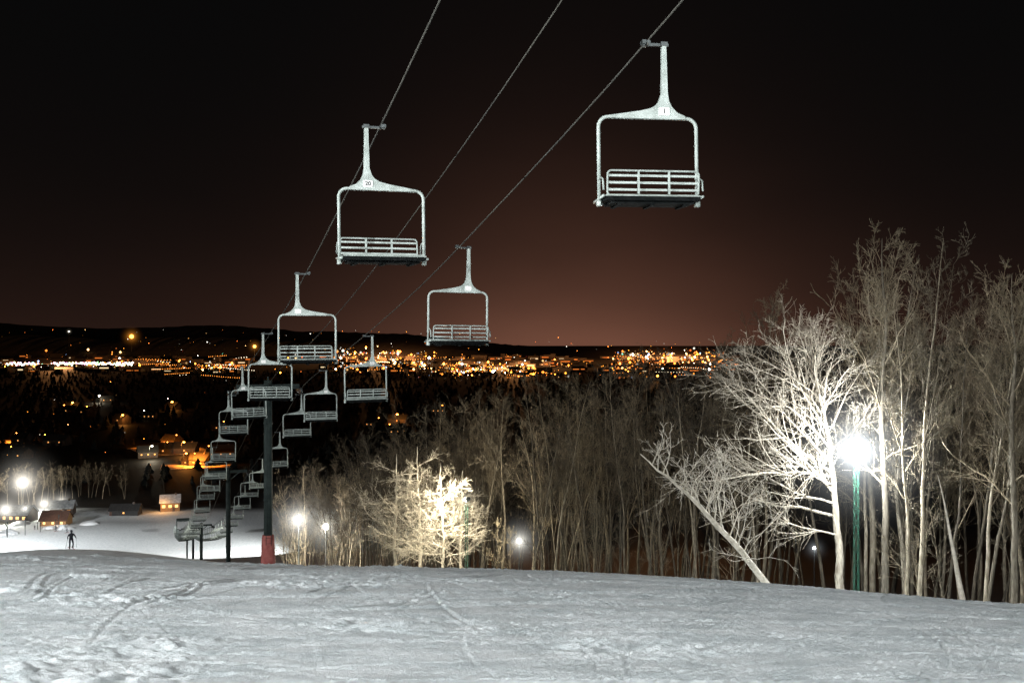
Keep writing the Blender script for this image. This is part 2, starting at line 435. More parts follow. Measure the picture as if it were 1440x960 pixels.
# towers
def tower(yv, pad, rad, lab):
    x = mxx(yv); zt = cz(yv) + .1; zg = gz(x, yv)
    e = obj('lift_tower', None, loc=(x, yv, zg)); e.rotation_euler = (0, 0, YAW)
    tag(e, lab, 'lift tower', 'towers carrying the chairlift ropes')
    H = zt - zg
    mb = MB(); mb.tube([(0, 0, -.5), (0, 0, H * .5), (0, 0, H + .3)], [rad, rad * .98, rad * .96], 20)
    for k in range(1, 5): mb.tube([(0, 0, H * k / 5), (0, 0, H * k / 5 + .1)], rad * 1.08, 20)
    obj('mast', mb.mesh('mast', [M_tower], True), e)
    mb = MB(); lyo = -rad - .12
    for sx_ in (-.14, .14): mb.tube([(sx_, lyo, 1.8), (sx_, lyo, H)], .014, 5)
    zz = 1.9
    while zz < H: mb.tube([(-.14, lyo, zz), (.14, lyo, zz)], .010, 5); zz += .3
    obj('ladder', mb.mesh('ladder', [M_tower]), e)
    mb = MB(); w = 1.66
    mb.box((0, 0, H - .05), (2 * w, .22, .26))
    mb.tube([(-w * .6, 0, H - .1), (0, 0, H - .9)], .06, 8); mb.tube([(w * .6, 0, H - .1), (0, 0, H - .9)], .06, 8)
    mb.tube([(0, 0, H + .2), (0, 0, H + .5)], .04, 6)
    obj('crossarm', mb.mesh('crossarm', [M_tower]), e)
    for sx_ in (-w, w):
        mb = MB()
        mb.box((sx_, 0, H - .22), (.06, 2.2, .12))
        for k in range(6):
            yy = -.95 + k * .38
            mb.tube([(sx_ - .05, yy, H - .24), (sx_ + .05, yy, H - .24)], .15, 14)
        mb.box((sx_ + (.25 if sx_ > 0 else -.25), 0, H - .45), (.4, 1.8, .04))
        obj('sheave_assembly', mb.mesh('sheave', [M_steel]), e)
    if pad:
        mb = MB(); mb.tube([(0, 0, -.3), (0, 0, 0), (0, 0, 2.15), (0, 0, 2.3)], [.46, .44, .33, .30], 14)
        for zz in (.5, 1.1, 1.7): mb.tube([(0, 0, zz), (0, 0, zz + .05)], .43 - .05 * zz + .012, 14)
        obj('padding', mb.mesh('padding', [M_pad], True), e)
tower(54, True, .23, 'dark green steel lift tower with red padded base')
tower(90, False, .21, 'dark steel lift tower with crossarm and sheaves')
for yv in (164, 219, 290): tower(yv, False, .26, 'dark steel lift tower with crossarm and sheaves')

# ------------------------------------------------------------------ trees
def nrm(v): return v / (math.sqrt(v[0] ** 2 + v[1] ** 2 + v[2] ** 2) + 1e-9)
def perp(d, rng):
    r = rng.normal(0, 1, 3); r = r - d * r.dot(d); return nrm(r)
def grow(rng, p, d, Ln, r, lvl, out, nch, curl, up, minr=.009, n1=6, flat=0.):
    n = (0, n1, 4, 3)[lvl]; step = Ln / n; rr_ = r
    for i in range(n):
        d = nrm(d + rng.normal(0, curl, 3) + np.array([0, 0, up]))
        q = p + d * step; r2 = max(minr * .6, r * (1 - (i + 1) / n * .8))
        out.append((p, q, rr_, r2))
        if lvl < 3 and (i > 0 or lvl > 1):
            for k in range(rng.poisson(nch[lvl] / n)):
                t = rng.rand(); a = rng.uniform(.4, 1.0)
                kd = nrm(d * math.cos(a) + perp(d, rng) * math.sin(a))
                grow(rng, p + d * step * t, kd, Ln * rng.uniform(.3, .55) * (1 - .45 * i / n), max(minr, r2 * .6), lvl + 1, out, nch, curl * 1.15, up, minr)
        p = q; rr_ = r2

def seg_mesh(name, segs, mat, n=3):
    P0 = np.array([s[0] for s in segs]); P1 = np.array([s[1] for s in segs])
    R0 = np.array([s[2] for s in segs]); R1 = np.array([s[3] for s in segs])
    T = P1 - P0; T /= np.linalg.norm(T, axis=1)[:, None] + 1e-9
    ref = np.where(np.abs(T[:, 2:3]) > .9, np.array([[1., 0, 0]]), np.array([[0, 0, 1.]]))
    U = np.cross(T, ref); U /= np.linalg.norm(U, axis=1)[:, None]; V = np.cross(T, U)
    ring = []
    for P, R in ((P0, R0), (P1, R1)):
        for j in range(n):
            a = 2 * math.pi * j / n
            ring.append(P + (U * math.cos(a) + V * math.sin(a)) * R[:, None])
    vs = np.stack(ring, 1).reshape(-1, 3); k = len(segs)
    base = np.arange(k) * 2 * n; q = []
    for j in range(n):
        j2 = (j + 1) % n
        q.append(np.stack([base + j, base + j2, base + n + j2, base + n + j], -1))
    q = np.stack(q, 1).reshape(-1, 4)
    me = bpy.data.meshes.new(name)
    me.vertices.add(len(vs)); me.vertices.foreach_set('co', vs.astype(np.float32).reshape(-1))
    me.loops.add(q.size); me.loops.foreach_set('vertex_index', q.reshape(-1).astype(np.int32))
    me.polygons.add(len(q)); me.polygons.foreach_set('loop_start', (np.arange(len(q)) * 4).astype(np.int32))
    me.polygons.foreach_set('loop_total', np.full(len(q), 4, np.int32))
    me.polygons.foreach_set('use_smooth', np.ones(len(q), bool))
    me.update(calc_edges=True); me.materials.append(mat); return me

def tree_meshes(seed, H=15., r=.16, start=.3, nb=24, blen=.30, ang=(.5, .95), lean=(0, 0), nch=(0, 9, 6), up=.07, mats=(None, None), fork=0, bias=None, wob=.035, minr=.009, topk=.72):
    rng = np.random.RandomState(seed)
    n = 16; p = np.zeros(3); d = nrm(np.array([lean[0], lean[1], 1.])); pts = [p.copy()]; rad = [r * 1.25]
    for i in range(n):
        d = nrm(d + rng.normal(0, wob, 3) + np.array([0, 0, .03]))
        p = p + d * H / n; pts.append(p.copy()); rad.append(max(.012, r * (1 - ((i + 1) / n) ** 1.0 * .94)))
    mb = MB(); mb.tube(pts, rad, 8)
    trunk = mb.mesh('trunk', [mats[0] or M_bark], True)
    out = []
    for _ in range(fork):
        i = rng.randint(3, 10); q = pts[i].copy(); dd = nrm(np.array([rng.normal(0, .42), rng.normal(0, .42), 1.])); rr_ = rad[i] * .75; m_ = 8
        LL = (H - q[2]) * rng.uniform(.75, .98)
        for k in range(m_):
            dd = nrm(dd + rng.normal(0, .08, 3) + np.array([0, 0, .09])); q2 = q + dd * LL / m_
            r2 = max(.010, rr_ * .8); out.append((q, q2, rr_, r2))
            for j in range(2):
                a = rng.uniform(*ang); kd = nrm(dd * math.cos(a) + perp(dd, rng) * math.sin(a))
                grow(rng, q2, kd, H * blen * .6 * rng.uniform(.5, 1), r2 * .5, 1, out, nch, .15, up, minr)
            q = q2; rr_ = r2
    for b_ in range(nb):
        t = start + (1 - start) * ((b_ + rng.rand()) / nb) ** .9 * .97
        fi = t * n; i = min(n - 1, int(fi)); q = pts[i] + (pts[i + 1] - pts[i]) * (fi - i)
        dd = nrm(pts[i + 1] - pts[i]); a = rng.uniform(*ang)
        pr = perp(dd, rng)
        if bias is not None: pr = nrm(pr + np.array(bias)); pr = nrm(pr - dd * pr.dot(dd))
        kd = nrm(dd * math.cos(a) + pr * math.sin(a))
        sh = 1 - topk * max(0, (t - start) / (1 - start)) ** 1.3
        grow(rng, q, kd, H * blen * sh * rng.uniform(.55, 1.2), max(.015, rad[i] * .42), 1, out, nch, .15, up, minr)
    return trunk, seg_mesh('crown', out, mats[1] or M_twig)

def limb_tree(seed, tp_, tr_, limbs, nch, mats, up=.03, minr=.011, curl=.12):
    rng = np.random.RandomState(seed)
    zs = np.array([q[2] for q in tp_]); P = np.array(tp_, float)
    mb = MB(); tt = np.linspace(0, 1, 18); fi = tt * (len(tp_) - 1)
    pts = [[float(np.interp(f_, range(len(tp_)), P[:, c])) for c in range(3)] for f_ in fi]
    rad = [float(np.interp(f_, range(len(tp_)), tr_)) for f_ in fi]
    pts = [(a + rng.normal(0, .03), b_ + rng.normal(0, .03), c) for a, b_, c in pts]
    mb.tube(pts, rad, 10); trunk = mb.mesh('trunk', [mats[0]], True)
    out = []
    for (z, azd, eld, Ln, r) in limbs:
        p = np.array([np.interp(z, zs, P[:, 0]), np.interp(z, zs, P[:, 1]), z])
        a = math.radians(azd + rng.normal(0, 6)); e_ = math.radians(eld)
        d = np.array([math.cos(a) * math.cos(e_), math.sin(a) * math.cos(e_), math.sin(e_)])
        grow(rng, p, d, Ln, r, 1, out, nch, curl, up, minr, n1=9)
    return trunk, seg_mesh('crown', out, mats[1])

VAR = []
for k in range(10):
    VAR.append(tree_meshes(100 + k, 15, .08 + .02 * (k % 3), .22 + .08 * (k % 4), 24, .22 + .04 * (k % 2), ang=(.4, 1.05), nch=(0, 8, 5), fork=(2, 0, 1)[k % 3], lean=(.08 * (k % 3 - 1), .04 * (k % 2)), wob=.05, minr=.0085, up=.06))
POP = [tree_meshes(200 + k, 15, .10, .34, 20, .21, ang=(.45, 1.05), nch=(0, 8, 5), up=.08, mats=(M_barkmid, M_twigmid), wob=.05, minr=.0095, fork=2) for k in range(3)]
SAP = [tree_meshes(300 + k, 5, .028, .08, 18, .36, nch=(0, 7, 4), ang=(.4, 1.0), up=.06, minr=.006, mats=(M_bark, M_twigmid)) for k in range(3)]

def place(v, x, y_, h, H0, rz, label, group='bare trees of the wood beside the slope', name='bare_tree', tilt=(0, 0), gr=True):
    e = obj(name, None, loc=(x, y_, gz(x, y_) - .15), rot=(tilt[0], tilt[1], rz), scale=(h / H0,) * 3)
    tag(e, label, 'tree', group if gr else None)
    obj('trunk', v[0], e); obj('crown', v[1], e); return e

tp = np.array([(300, 690), (380, 675), (400, 652), (480, 622), (560, 602), (640, 566), (700, 545), (850, 518), (980, 496), (1030, 445), (1100, 395), (1200, 368), (1300, 345), (1440, 345), (1600, 350)], float)
rng = random.Random(11)
clear = [(.64 / 90, 110), ((455 - 720) / 1400, 146), ((420 - 720) / 1400, 140), ((1145 - 720) / 1400, 86), ((1206 - 720) / 1400, 45.5), ((622 - 720) / 1400, 77), ((598 - 720) / 1400, 77), ((575 - 720) / 1400, 77)]
placed = []; tries = 0
LAB = ['tall bare leafless tree in the dark wood', 'slender bare tree with fine twigs at the wood edge']
while len(placed) < 236 and tries < 40000:
    tries += 1
    yv = 40 + 125 * rng.random() ** 1.2
    dep = rng.expovariate(1 / 12.)
    if dep > 42: continue
    xv = float(edgeX(yv)) + 1.5 + dep
    s = xv / yv
    if s > .57 or s < -.26: continue
    h0 = (480 - float(np.interp(s * 1400 + 720, tp[:, 0], tp[:, 1]))) / 1400 * yv - gz(xv, yv)
    if h0 < 6: continue
    if any((xv - a) ** 2 + (yv - b_) ** 2 < 1.8 for a, b_ in placed): continue
    if any(abs(s - cs_) * yv < .9 and yv < cy_ + 1 for cs_, cy_ in clear): continue
    if math.hypot(xv - 15.6, yv - 48) < 3.2: continue
    if .2 < s < .34 and yv < 56: continue
    h = min(h0, 17.5) * rng.uniform(.74, 1.05)
    placed.append((xv, yv))
    v = rng.choice(VAR) if rng.random() < (.94 if s < .33 else .55) else rng.choice(POP)
    place(v, xv, yv, h, 15, rng.uniform(0, 6.28), LAB[0] if dep > 8 else LAB[1], tilt=(rng.gauss(0, .05), rng.gauss(0, .05)))
n = 0
while n < 60:
    yv = 41 + 115 * rng.random() ** 1.3; xv = float(edgeX(yv)) + rng.uniform(-.5, 6); s = xv / yv
    if n > 38: yv = rng.uniform(142, 156); xv = -.2143 * yv + rng.uniform(-2, 15); s = xv / yv
    if s > .55 or s < -.27: continue
    if n <= 38 and any(abs(s - cs_) * yv < .7 and yv < cy_ + 1 for cs_, cy_ in clear): continue
    n += 1
    place(rng.choice(SAP), xv, yv, rng.uniform(3, 7) if n <= 39 else rng.uniform(8, 15), 5, rng.uniform(0, 6.28), 'thin leafless sapling at the edge of the wood', 'saplings along the wood edge', 'sapling_tree')

# feature trees
limbsA = [(3.4, 185, 8, 5.2, .05), (4.3, 178, 20, 8.0, .09), (4.9, 200, 14, 6.8, .065), (5.4, 175, 38, 8.4, .11), (5.8, 230, 20, 5.4, .055), (6.2, 182, 25, 7.6, .07),
          (6.4, 165, 52, 7.4, .09), (6.9, 190, 46, 6.8, .07), (7.2, 10, 45, 4.4, .05), (7.6, 185, 30, 6.2, .055), (7.9, 150, 58, 5.6, .06), (8.2, 350, 60, 4.6, .05),
          (8.5, 180, 55, 5.8, .06), (8.8, 260, 50, 4.0, .045), (9.1, 200, 62, 5.0, .05), (9.6, 20, 60, 3.8, .045), (9.9, 170, 50, 4.4, .045), (10.3, 120, 65, 3.4, .035), (10.7, 190, 70, 3.4, .035), (11.2, 0, 65, 2.8, .03), (11.6, 180, 60, 2.6, .03), (5.1, 90, 30, 4, .05), (6.6, 60, 50, 4, .05)]
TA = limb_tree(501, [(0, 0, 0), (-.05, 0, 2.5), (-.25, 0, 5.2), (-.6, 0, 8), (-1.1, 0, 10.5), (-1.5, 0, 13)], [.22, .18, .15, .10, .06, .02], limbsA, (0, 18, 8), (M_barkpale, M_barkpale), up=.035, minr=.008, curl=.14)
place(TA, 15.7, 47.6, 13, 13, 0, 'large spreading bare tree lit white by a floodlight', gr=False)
limbsB = [(z, az_, el, Ln, r) for z, az_, el, Ln, r in ((4, 120, 40, 4.5, .045), (5, 200, 50, 5, .06), (6, 20, 45, 4.5, .06), (7, 170, 50, 4.8, .05), (8, 300, 50, 4.4, .05), (8.6, 100, 50, 4.2, .045), (9.2, 220, 55, 4, .045), (9.8, 10, 55, 3.8, .04), (10.4, 150, 58, 3.4, .04), (11, 280, 58, 3.2, .035), (11.6, 60, 55, 2.8, .035), (12.2, 200, 55, 2.6, .03), (12.8, 330, 55, 2.2, .025), (13.4, 120, 55, 1.9, .02), (14, 240, 60, 1.5, .02), (14.4, 20, 60, 1.2, .015))]
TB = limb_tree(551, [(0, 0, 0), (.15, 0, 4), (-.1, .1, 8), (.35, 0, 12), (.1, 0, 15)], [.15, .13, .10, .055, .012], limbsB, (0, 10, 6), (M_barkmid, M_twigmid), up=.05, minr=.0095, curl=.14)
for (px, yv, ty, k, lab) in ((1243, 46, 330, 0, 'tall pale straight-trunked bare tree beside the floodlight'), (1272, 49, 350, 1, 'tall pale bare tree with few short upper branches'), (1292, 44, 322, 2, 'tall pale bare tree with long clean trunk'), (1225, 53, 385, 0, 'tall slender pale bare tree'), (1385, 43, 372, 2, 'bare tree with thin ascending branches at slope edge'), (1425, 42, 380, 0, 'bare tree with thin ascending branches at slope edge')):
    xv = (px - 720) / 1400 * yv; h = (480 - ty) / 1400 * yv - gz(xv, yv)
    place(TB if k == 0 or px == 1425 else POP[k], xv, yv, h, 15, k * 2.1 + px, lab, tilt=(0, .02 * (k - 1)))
for k in range(22):
    yv = rng.uniform(50, 66); s = rng.uniform(.22, .54); xv = s * yv
    place(VAR[k % 10] if k % 3 else POP[k % 3], xv, yv, ((480 - (430 if s < .3 else 380)) / 1400 * yv - gz(xv, yv)) * rng.uniform(.75, 1.), 15, k, LAB[0], tilt=(rng.gauss(0, .08), rng.gauss(0, .08)))
# leaning lit tree
limbsC = [(2.2 + i * .32, (250 + 150 * ((i * .618) % 1) - 70) + 90, 25 + 30 * ((i * .37) % 1), 4.0 - .12 * i, .036) for i in range(20)]
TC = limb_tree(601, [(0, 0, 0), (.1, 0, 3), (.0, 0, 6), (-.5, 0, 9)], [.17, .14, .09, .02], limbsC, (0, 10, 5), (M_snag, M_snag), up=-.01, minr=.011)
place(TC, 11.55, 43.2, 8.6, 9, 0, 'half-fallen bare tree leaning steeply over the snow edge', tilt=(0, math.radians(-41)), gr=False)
TD = tree_meshes(611, 7, .17, .75, 3, .10, nch=(0, 3, 2), mats=(M_snag, M_snag), wob=.02)
yd = 34.0; xv = (1357 - 720) / 1400 * yd
place(TD, xv, yd, 4.7, 7, 0, 'broken dead trunk leaning with almost no branches', tilt=(0, math.radians(-14)), gr=False)
rE = random.Random(9)
limbsE = [(1.0 + 6.8 * i / 30, (i * 137.5) % 360 if i % 3 else 185 + rE.uniform(-40, 40), rE.uniform(0, 45), rE.uniform(3.6, 6.8) * (1 - .022 * i), .045) for i in range(30)]
TE = limb_tree(621, [(0, 0, 0), (.1, 0, 3), (-.1, 0, 6), (-.2, 0, 9)], [.13, .11, .07, .02], limbsE, (0, 11, 6), (M_barkpale, M_barkpale), up=.02, minr=.011, curl=.15)
for (px, yv, h, rz) in ((622, 77, 8.8, .6), (590, 78.5, 10.2, 0), (556, 79, 9.6, 2.4), (648, 81, 8.6, 4)):
    place(TE, (px - 720) / 1400 * yv, yv, h, 9, rz, 'bushy spreading bare tree glowing under a floodlight', gr=False)

# valley groves
for (x0, x1, y0, y1, cnt, hh) in ((-222, -182, 462, 490, 18, 16), (-232, -204, 444, 462, 16, 18), (-190, -130, 480, 520, 8, 12)):
    for k in range(cnt):
        xv = rng.uniform(x0, x1); yv = rng.uniform(y0, y1)
        place(rng.choice(POP), xv, yv, hh * rng.uniform(.75, 1.1), 15, rng.uniform(0, 6), 'small bare tree near the ski base buildings', 'bare trees around the ski base')

# far forest (stuff)
mb = MB(); frng = random.Random(5)
for k in range(5200):
    t = frng.random(); yv = 500 + 1900 * t ** .8; xv = frng.uniform(-.62, .35) * yv
    if frng.random() > .25 + 1.3 * float(vn(xv / 90, yv / 90, 8)): continue
    if ((xv + 231) / 60) ** 2 + ((yv - 650) / 90) ** 2 < 1: continue
    h = frng.uniform(4, 11); z = gz(xv, yv); w = h * .34
    for lv in range(3):
        zb = z + h * (.05 + .27 * lv); zt_ = z + h * (.5 + .2 * lv); ww = w * (1 - .25 * lv); m_ = 7
        a0 = frng.random() * 6
        vs = [(xv + math.cos(a0 + 6.283 * j / m_) * ww * frng.uniform(.6, 1.3), yv + math.sin(a0 + 6.283 * j / m_) * ww * frng.uniform(.6, 1.3), zb + frng.uniform(-.8, .8)) for j in range(m_)] + [(xv + frng.uniform(-.5, .5), yv, zt_)]
        mb.add(vs, [(j, (j + 1) % m_, m_) for j in range(m_)])
M_fol = mat_noise('dark_foliage', (.004, .006, .006), (.010, .012, .010), .95, 0, .2)
o = obj('forest', mb.mesh('forest', [M_fol])); tag(o, 'dark forest covering the valley floor', 'forest', kind='stuff')

# ------------------------------------------------------------------ floodlights
M_lens = mat_emit('lit_lens', (.93, .97, 1.), 60, False)
M_lensw = mat_emit('lit_lens_warm', (1., .93, .75), 60, False)
def halo_mat(name, col, k, fall=2.0):  # self-glowing volume that paints a halo of light into the air
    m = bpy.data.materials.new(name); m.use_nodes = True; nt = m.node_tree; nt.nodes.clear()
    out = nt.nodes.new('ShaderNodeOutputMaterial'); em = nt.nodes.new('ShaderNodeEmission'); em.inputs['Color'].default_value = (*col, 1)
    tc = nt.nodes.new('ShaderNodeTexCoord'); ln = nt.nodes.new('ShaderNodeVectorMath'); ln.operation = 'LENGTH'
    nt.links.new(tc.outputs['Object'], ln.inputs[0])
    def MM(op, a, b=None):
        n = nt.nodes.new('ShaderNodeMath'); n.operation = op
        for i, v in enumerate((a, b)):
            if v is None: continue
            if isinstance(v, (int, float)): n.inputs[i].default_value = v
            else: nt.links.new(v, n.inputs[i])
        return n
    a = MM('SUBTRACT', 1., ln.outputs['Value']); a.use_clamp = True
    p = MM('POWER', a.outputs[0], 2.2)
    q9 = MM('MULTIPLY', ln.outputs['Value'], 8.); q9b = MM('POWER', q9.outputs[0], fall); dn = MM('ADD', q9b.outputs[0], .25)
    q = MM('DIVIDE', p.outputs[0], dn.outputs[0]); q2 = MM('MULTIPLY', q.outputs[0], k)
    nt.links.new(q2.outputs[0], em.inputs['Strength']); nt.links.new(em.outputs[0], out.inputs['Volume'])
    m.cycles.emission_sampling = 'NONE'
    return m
def icomesh(name, sub, mat):
    import bmesh
    bm = bmesh.new(); bmesh.ops.create_icosphere(bm, subdivisions=sub, radius=1); me = bpy.data.meshes.new(name); bm.to_mesh(me); bm.free()
    me.materials.append(mat); return me

def lamp(name, loc, power, col, rad=.25, typ='POINT', tgt=None, ang=120, blend=.6):
    ld = bpy.data.lights.new(name, typ); ld.energy = power; ld.color = col; ld.shadow_soft_size = rad
    o = obj(name, ld, loc=loc)
    if typ == 'SPOT':
        ld.spot_size = math.radians(ang); ld.spot_blend = blend
    if tgt is not None:
        o.rotation_euler = (Vector(tgt) - Vector(loc)).to_track_quat('-Z', 'Y').to_euler()
    return o

def floodlight(x, yv, zl, power, col, aim, warm=False, halo=2.2, hk=.6, lab='floodlight glowing white on a green lattice pole', lens=.30, lattice=False, poler=.09, spot=False):
    zg = gz(x, yv); H = zl - zg
    e = obj('floodlight', None, loc=(x, yv, zg)); tag(e, lab, 'floodlight', 'floodlights lighting the ski slope at night')
    mb = MB()
    if lattice:
        w = .10
        for sx_ in (-w, w):
            for sy_ in (-w, w): mb.tube([(sx_, sy_, -.3), (sx_ * .8, sy_ * .8, H - .35)], .014, 5)
        zz = 0.; fl = 1
        while zz < H - .6:
            for (ax_, ay_, bx_, by_) in ((-w, -w, w, -w), (w, w, -w, w), (-w, w, -w, -w), (w, -w, w, w)):
                if fl > 0: mb.tube([(ax_, ay_, zz), (bx_, by_, zz + .3)], .008, 4)
                else: mb.tube([(bx_, by_, zz), (ax_, ay_, zz + .3)], .008, 4)
            zz += .3; fl = -fl
    else:
        mb.tube([(0, 0, -.3), (0, 0, H)], [poler, poler * .6], 8)
    obj('pole', mb.mesh('pole', [M_green if lattice else M_steel]), e)
    d = Vector(aim); d.normalize(); q = d.to_track_quat('-Z', 'Y')
    mb = MB(); mb.tube([(0, 0, .32), (0, 0, .25), (0, 0, 0)], [lens * .45, lens * .7, lens * 1.08], 18, cap=True)
    hd = obj('lamp_head', mb.mesh('lamp_head', [M_steel], True), e, loc=(0, 0, H)); hd.rotation_mode = 'QUATERNION'; hd.rotation_quaternion = q
    mb = MB(); mb.tube([(0, 0, -.005), (0, 0, -.02), (0, 0, -.09), (0, 0, -.13)], [lens, lens, lens * .75, lens * .2], 18)
    obj('lens', mb.mesh('lens', [M_lensw if warm else M_lens], True), hd)
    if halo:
        hm = halo_mat('lamp_halo_emission', col, hk / halo * 9)
        obj('painted_glow', icomesh('glow_volume', 3, hm), e, loc=(d.x * .2, d.y * .2, H + d.z * .2), scale=(halo,) * 3)  # glowing sphere added to imitate the lamp's halo
    lo = (x + d.x * .6, yv + d.y * .6, zl + d.z * .6)
    if spot: lamp('flood_lamp', lo, power, col, .25, 'SPOT', (lo[0], lo[1] - 4, lo[2] - 8), 140, .6)
    else: lamp('flood_lamp', lo, power, col, .25)
CW = (.90, .96, 1.)
floodlight((1204 - 720) / 1400 * 45.5, 45.5, -153 / 1400 * 45.5, 4200, CW, (-.35, -1, -.1), halo=5.0, hk=.65, lens=.26, lattice=True)
DK = 'floodlight glowing beside the trees low on the slope'
floodlight(-30, 140, -25, 8000, (1, .98, .92), (-.3, -1, -.1), halo=7.5, hk=.42, lens=.45, lab=DK)
floodlight(-26.2, 140, -26., 8000, (1, .94, .80), (-.3, -1, -.1), True, halo=7, hk=.34, lens=.42, lab=DK)
floodlight(.8, 110, -22, 900, (1, .97, .88), (0, -1, 0), halo=4.5, hk=.4, lens=.24, lab='floodlight shining through the bare trees', poler=.05)
floodlight((1145 - 720) / 1400 * 86, 86, -290 / 1400 * 86, 120, CW, (0, -1, 0), halo=1.6, hk=.15, lens=.12, lab='small lamp shining through the bare trees', poler=.04)
floodlight((656 - 720) / 1400 * 74.5, 74.5, -11.8, 6500, (1, .93, .74), (-.9, .45, -.2), True, halo=3., hk=.08, lens=.2, lab='floodlight on green pole aimed into a bushy tree', lattice=True)
for (px, py, yv, pw, hs) in ((32, 678, 432, 26000, 17), (62, 708, 420, 8000, 10), (86, 706, 440, 4500, 8), (8, 716, 400, 8000, 11), (36, 716, 410, 4500, 8)):
    floodlight((px - 720) / 1400 * yv, yv, -(py - 480) / 1400 * yv, pw, (1, .95, .85), (.3, -1, -.2), halo=hs * 1.2, hk=.55, lens=.85 if pw > 10000 else .6, lab='floodlight over the snowy ski base area', poler=.15, spot=True)

# unseen slope lights: inferred floodlights plus lamps added for brightness
lamp('unseen_slope_light', (-21, 1, 5.2), 44000, (.97, .99, 1.), .12, 'SPOT', (2, 22, -4), 130, .5)
lamp('unseen_slope_light', (9, -11, 7.5), 30000, (.95, .99, 1.), .25, 'SPOT', (0, 26, -4), 130, .5)
lamp('unseen_slope_light', (-44, 42, 2), 11000, (.93, .98, 1.), .4, 'SPOT', (-18, 56, -9), 100, .5)
lamp('unseen_slope_light', (-62, 72, -2), 24000, (.97, .98, .98), .4, 'SPOT', (-43, 98, -20), 90, .6)  # extra lamp added to lighten the dark face of the mound
lamp('unseen_slope_light', (-76, 112, -10), 48000, (1, .97, .90), .4, 'SPOT', (-25, 130, -25), 90, .5)
lamp('unseen_slope_light', (-128, 205, -34), 90000, (.95, .98, 1.), .4, 'SPOT', (-80, 230, -52), 120, .5)
lamp('unseen_slope_light', (-196, 320, -44), 300000, (.97, .98, 1.), .5, 'SPOT', (-165, 350, -73), 95, .6)
lamp('unseen_slope_light', (-66, 320, -44), 260000, (.98, .98, .96), .5, 'SPOT', (-115, 335, -70), 95, .6)  # lamp without a fixture, added to brighten the lower run
lamp('unseen_slope_light', (-226, 420, -56), 160000, (1, .95, .85), .5, 'SPOT', (-218, 452, -64), 100, .6)  # extra lamp added to lighten the far-left grove

# ------------------------------------------------------------------ ski base
M_log = mat_noise('log_wall', (.22, .12, .05), (.34, .19, .08), .8, 0, 2, .3, 8)
M_roofs = mat_noise('snowy_roof', (.25, .27, .28), (.45, .47, .49), .8, 0, 1)
M_roofd = mat_noise('dark_roof', (.015, .015, .015), (.03, .028, .025), .8, 0, 1)
M_roofr = mat_noise('brown_roof', (.05, .026, .018), (.08, .042, .03), .8, 0, 1)
M_wallp = mat_noise('house_wall', (.05, .042, .035), (.10, .08, .065), .8, 0, .5)
M_win = mat_emit('lit_window', (1., .45, .12), 1.3, False)
M_winw = mat_emit('bright_window', (1., .60, .22), 1.4, False)
M_door = mat_noise('door_paint', (.06, .03, .02), (.1, .05, .03), .7)
M_mound = mat_noise('piled_snow', (.6, .63, .64), (.82, .85, .86), .8, 0, .5, .6, 2)
def house(x, yv, w, d, h, rz, wall, roof, win, nwin, label, name='house', group=None, cat='house', ww=1.3):
    e = obj(name, None, loc=(x, yv, gz(x, yv) - .1), rot=(0, 0, rz)); tag(e, label, cat, group)
    mb = MB(); mb.box((0, 0, h / 2), (w, d, h))
    rh = d * .38
    for sx_ in (-1, 1):
        x0 = sx_ * w / 2
        vs = [(x0, -d / 2, h), (x0, d / 2, h), (x0, 0, h + rh)]
        vs += [(x0 - sx_ * .2, b_, c_) for a_, b_, c_ in vs]
        mb.add(vs, [(0, 1, 2), (5, 4, 3), (0, 2, 5, 3), (1, 4, 5, 2)])
    obj('wall', mb.mesh('wall', [wall]), e)
    mb = MB(); ov = .5
    for s_ in (-1, 1):
        y1 = s_ * (d / 2 + ov); z1 = h - rh * ov / (d / 2)
        vs = [(-w / 2 - ov, y1, z1 + .05), (w / 2 + ov, y1, z1 + .05), (w / 2 + ov, 0, h + rh + .05), (-w / 2 - ov, 0, h + rh + .05)]
        vs += [(a_, b_, c_ + .25) for a_, b_, c_ in vs]
        mb.add(vs, [(0, 1, 2, 3), (7, 6, 5, 4), (0, 4, 5, 1), (1, 5, 6, 2), (2, 6, 7, 3), (3, 7, 4, 0)])
    obj('roof', mb.mesh('roof', [roof]), e)
    mb = MB(); mb.box((w * .28, -.0, h + rh + .1), (.8, .8, 1.6)); obj('chimney', mb.mesh('chimney', [M_wallp]), e)
    wm = MB(); wm.box((0, 0, 0), (ww, .08, ww * .9)); wme = wm.mesh('window', [win])
    for k in range(nwin):
        obj('window', wme, e, loc=(-w / 2 + (k + .5) * w / nwin, -d / 2 - .04, h * .58))
    mb = MB(); mb.box((w * .5 - w / nwin * .95, -d / 2 - .05, 1.), (1., .06, 2.)); obj('door', mb.mesh('door', [M_door]), e)
house(-151, 440, 8, 7, 4.2, .3, M_log, M_roofs, M_winw, 3, 'log cabin with snowy roof glowing orange at night', 'cabin', None, 'cabin')
lamp('cabin_lamp', (-152, 433, -69), 1500, (1, .45, .12), .3)
house(-184, 402, 10, 8, 2.6, .1, M_log, M_roofr, M_winw, 3, 'low wooden lodge with brown roof', 'lodge', None, 'lodge', .9)
lamp('lodge_lamp', (-182, 395, -69.5), 400, (1, .6, .3), .3)
house(-205, 412, 14, 8, 3.6, -.1, M_wallp, M_roofs, M_winw, 5, 'long lit lodge with snowy roof at the ski base', 'lodge', None, 'lodge')
house(-193, 428, 9, 7, 3.4, .2, M_wallp, M_roofs, M_win, 3, 'small grey service hut with snowy roof', 'hut', None, 'hut')
house(-166, 428, 12, 6, 2.3, .05, M_roofd, M_roofd, M_win, 1, 'low dark open shed beside the snow', 'shed', None, 'shed', .7)
mr_ = np.random.RandomState(5)
mv = icomesh('snow_mound', 4, M_mound)
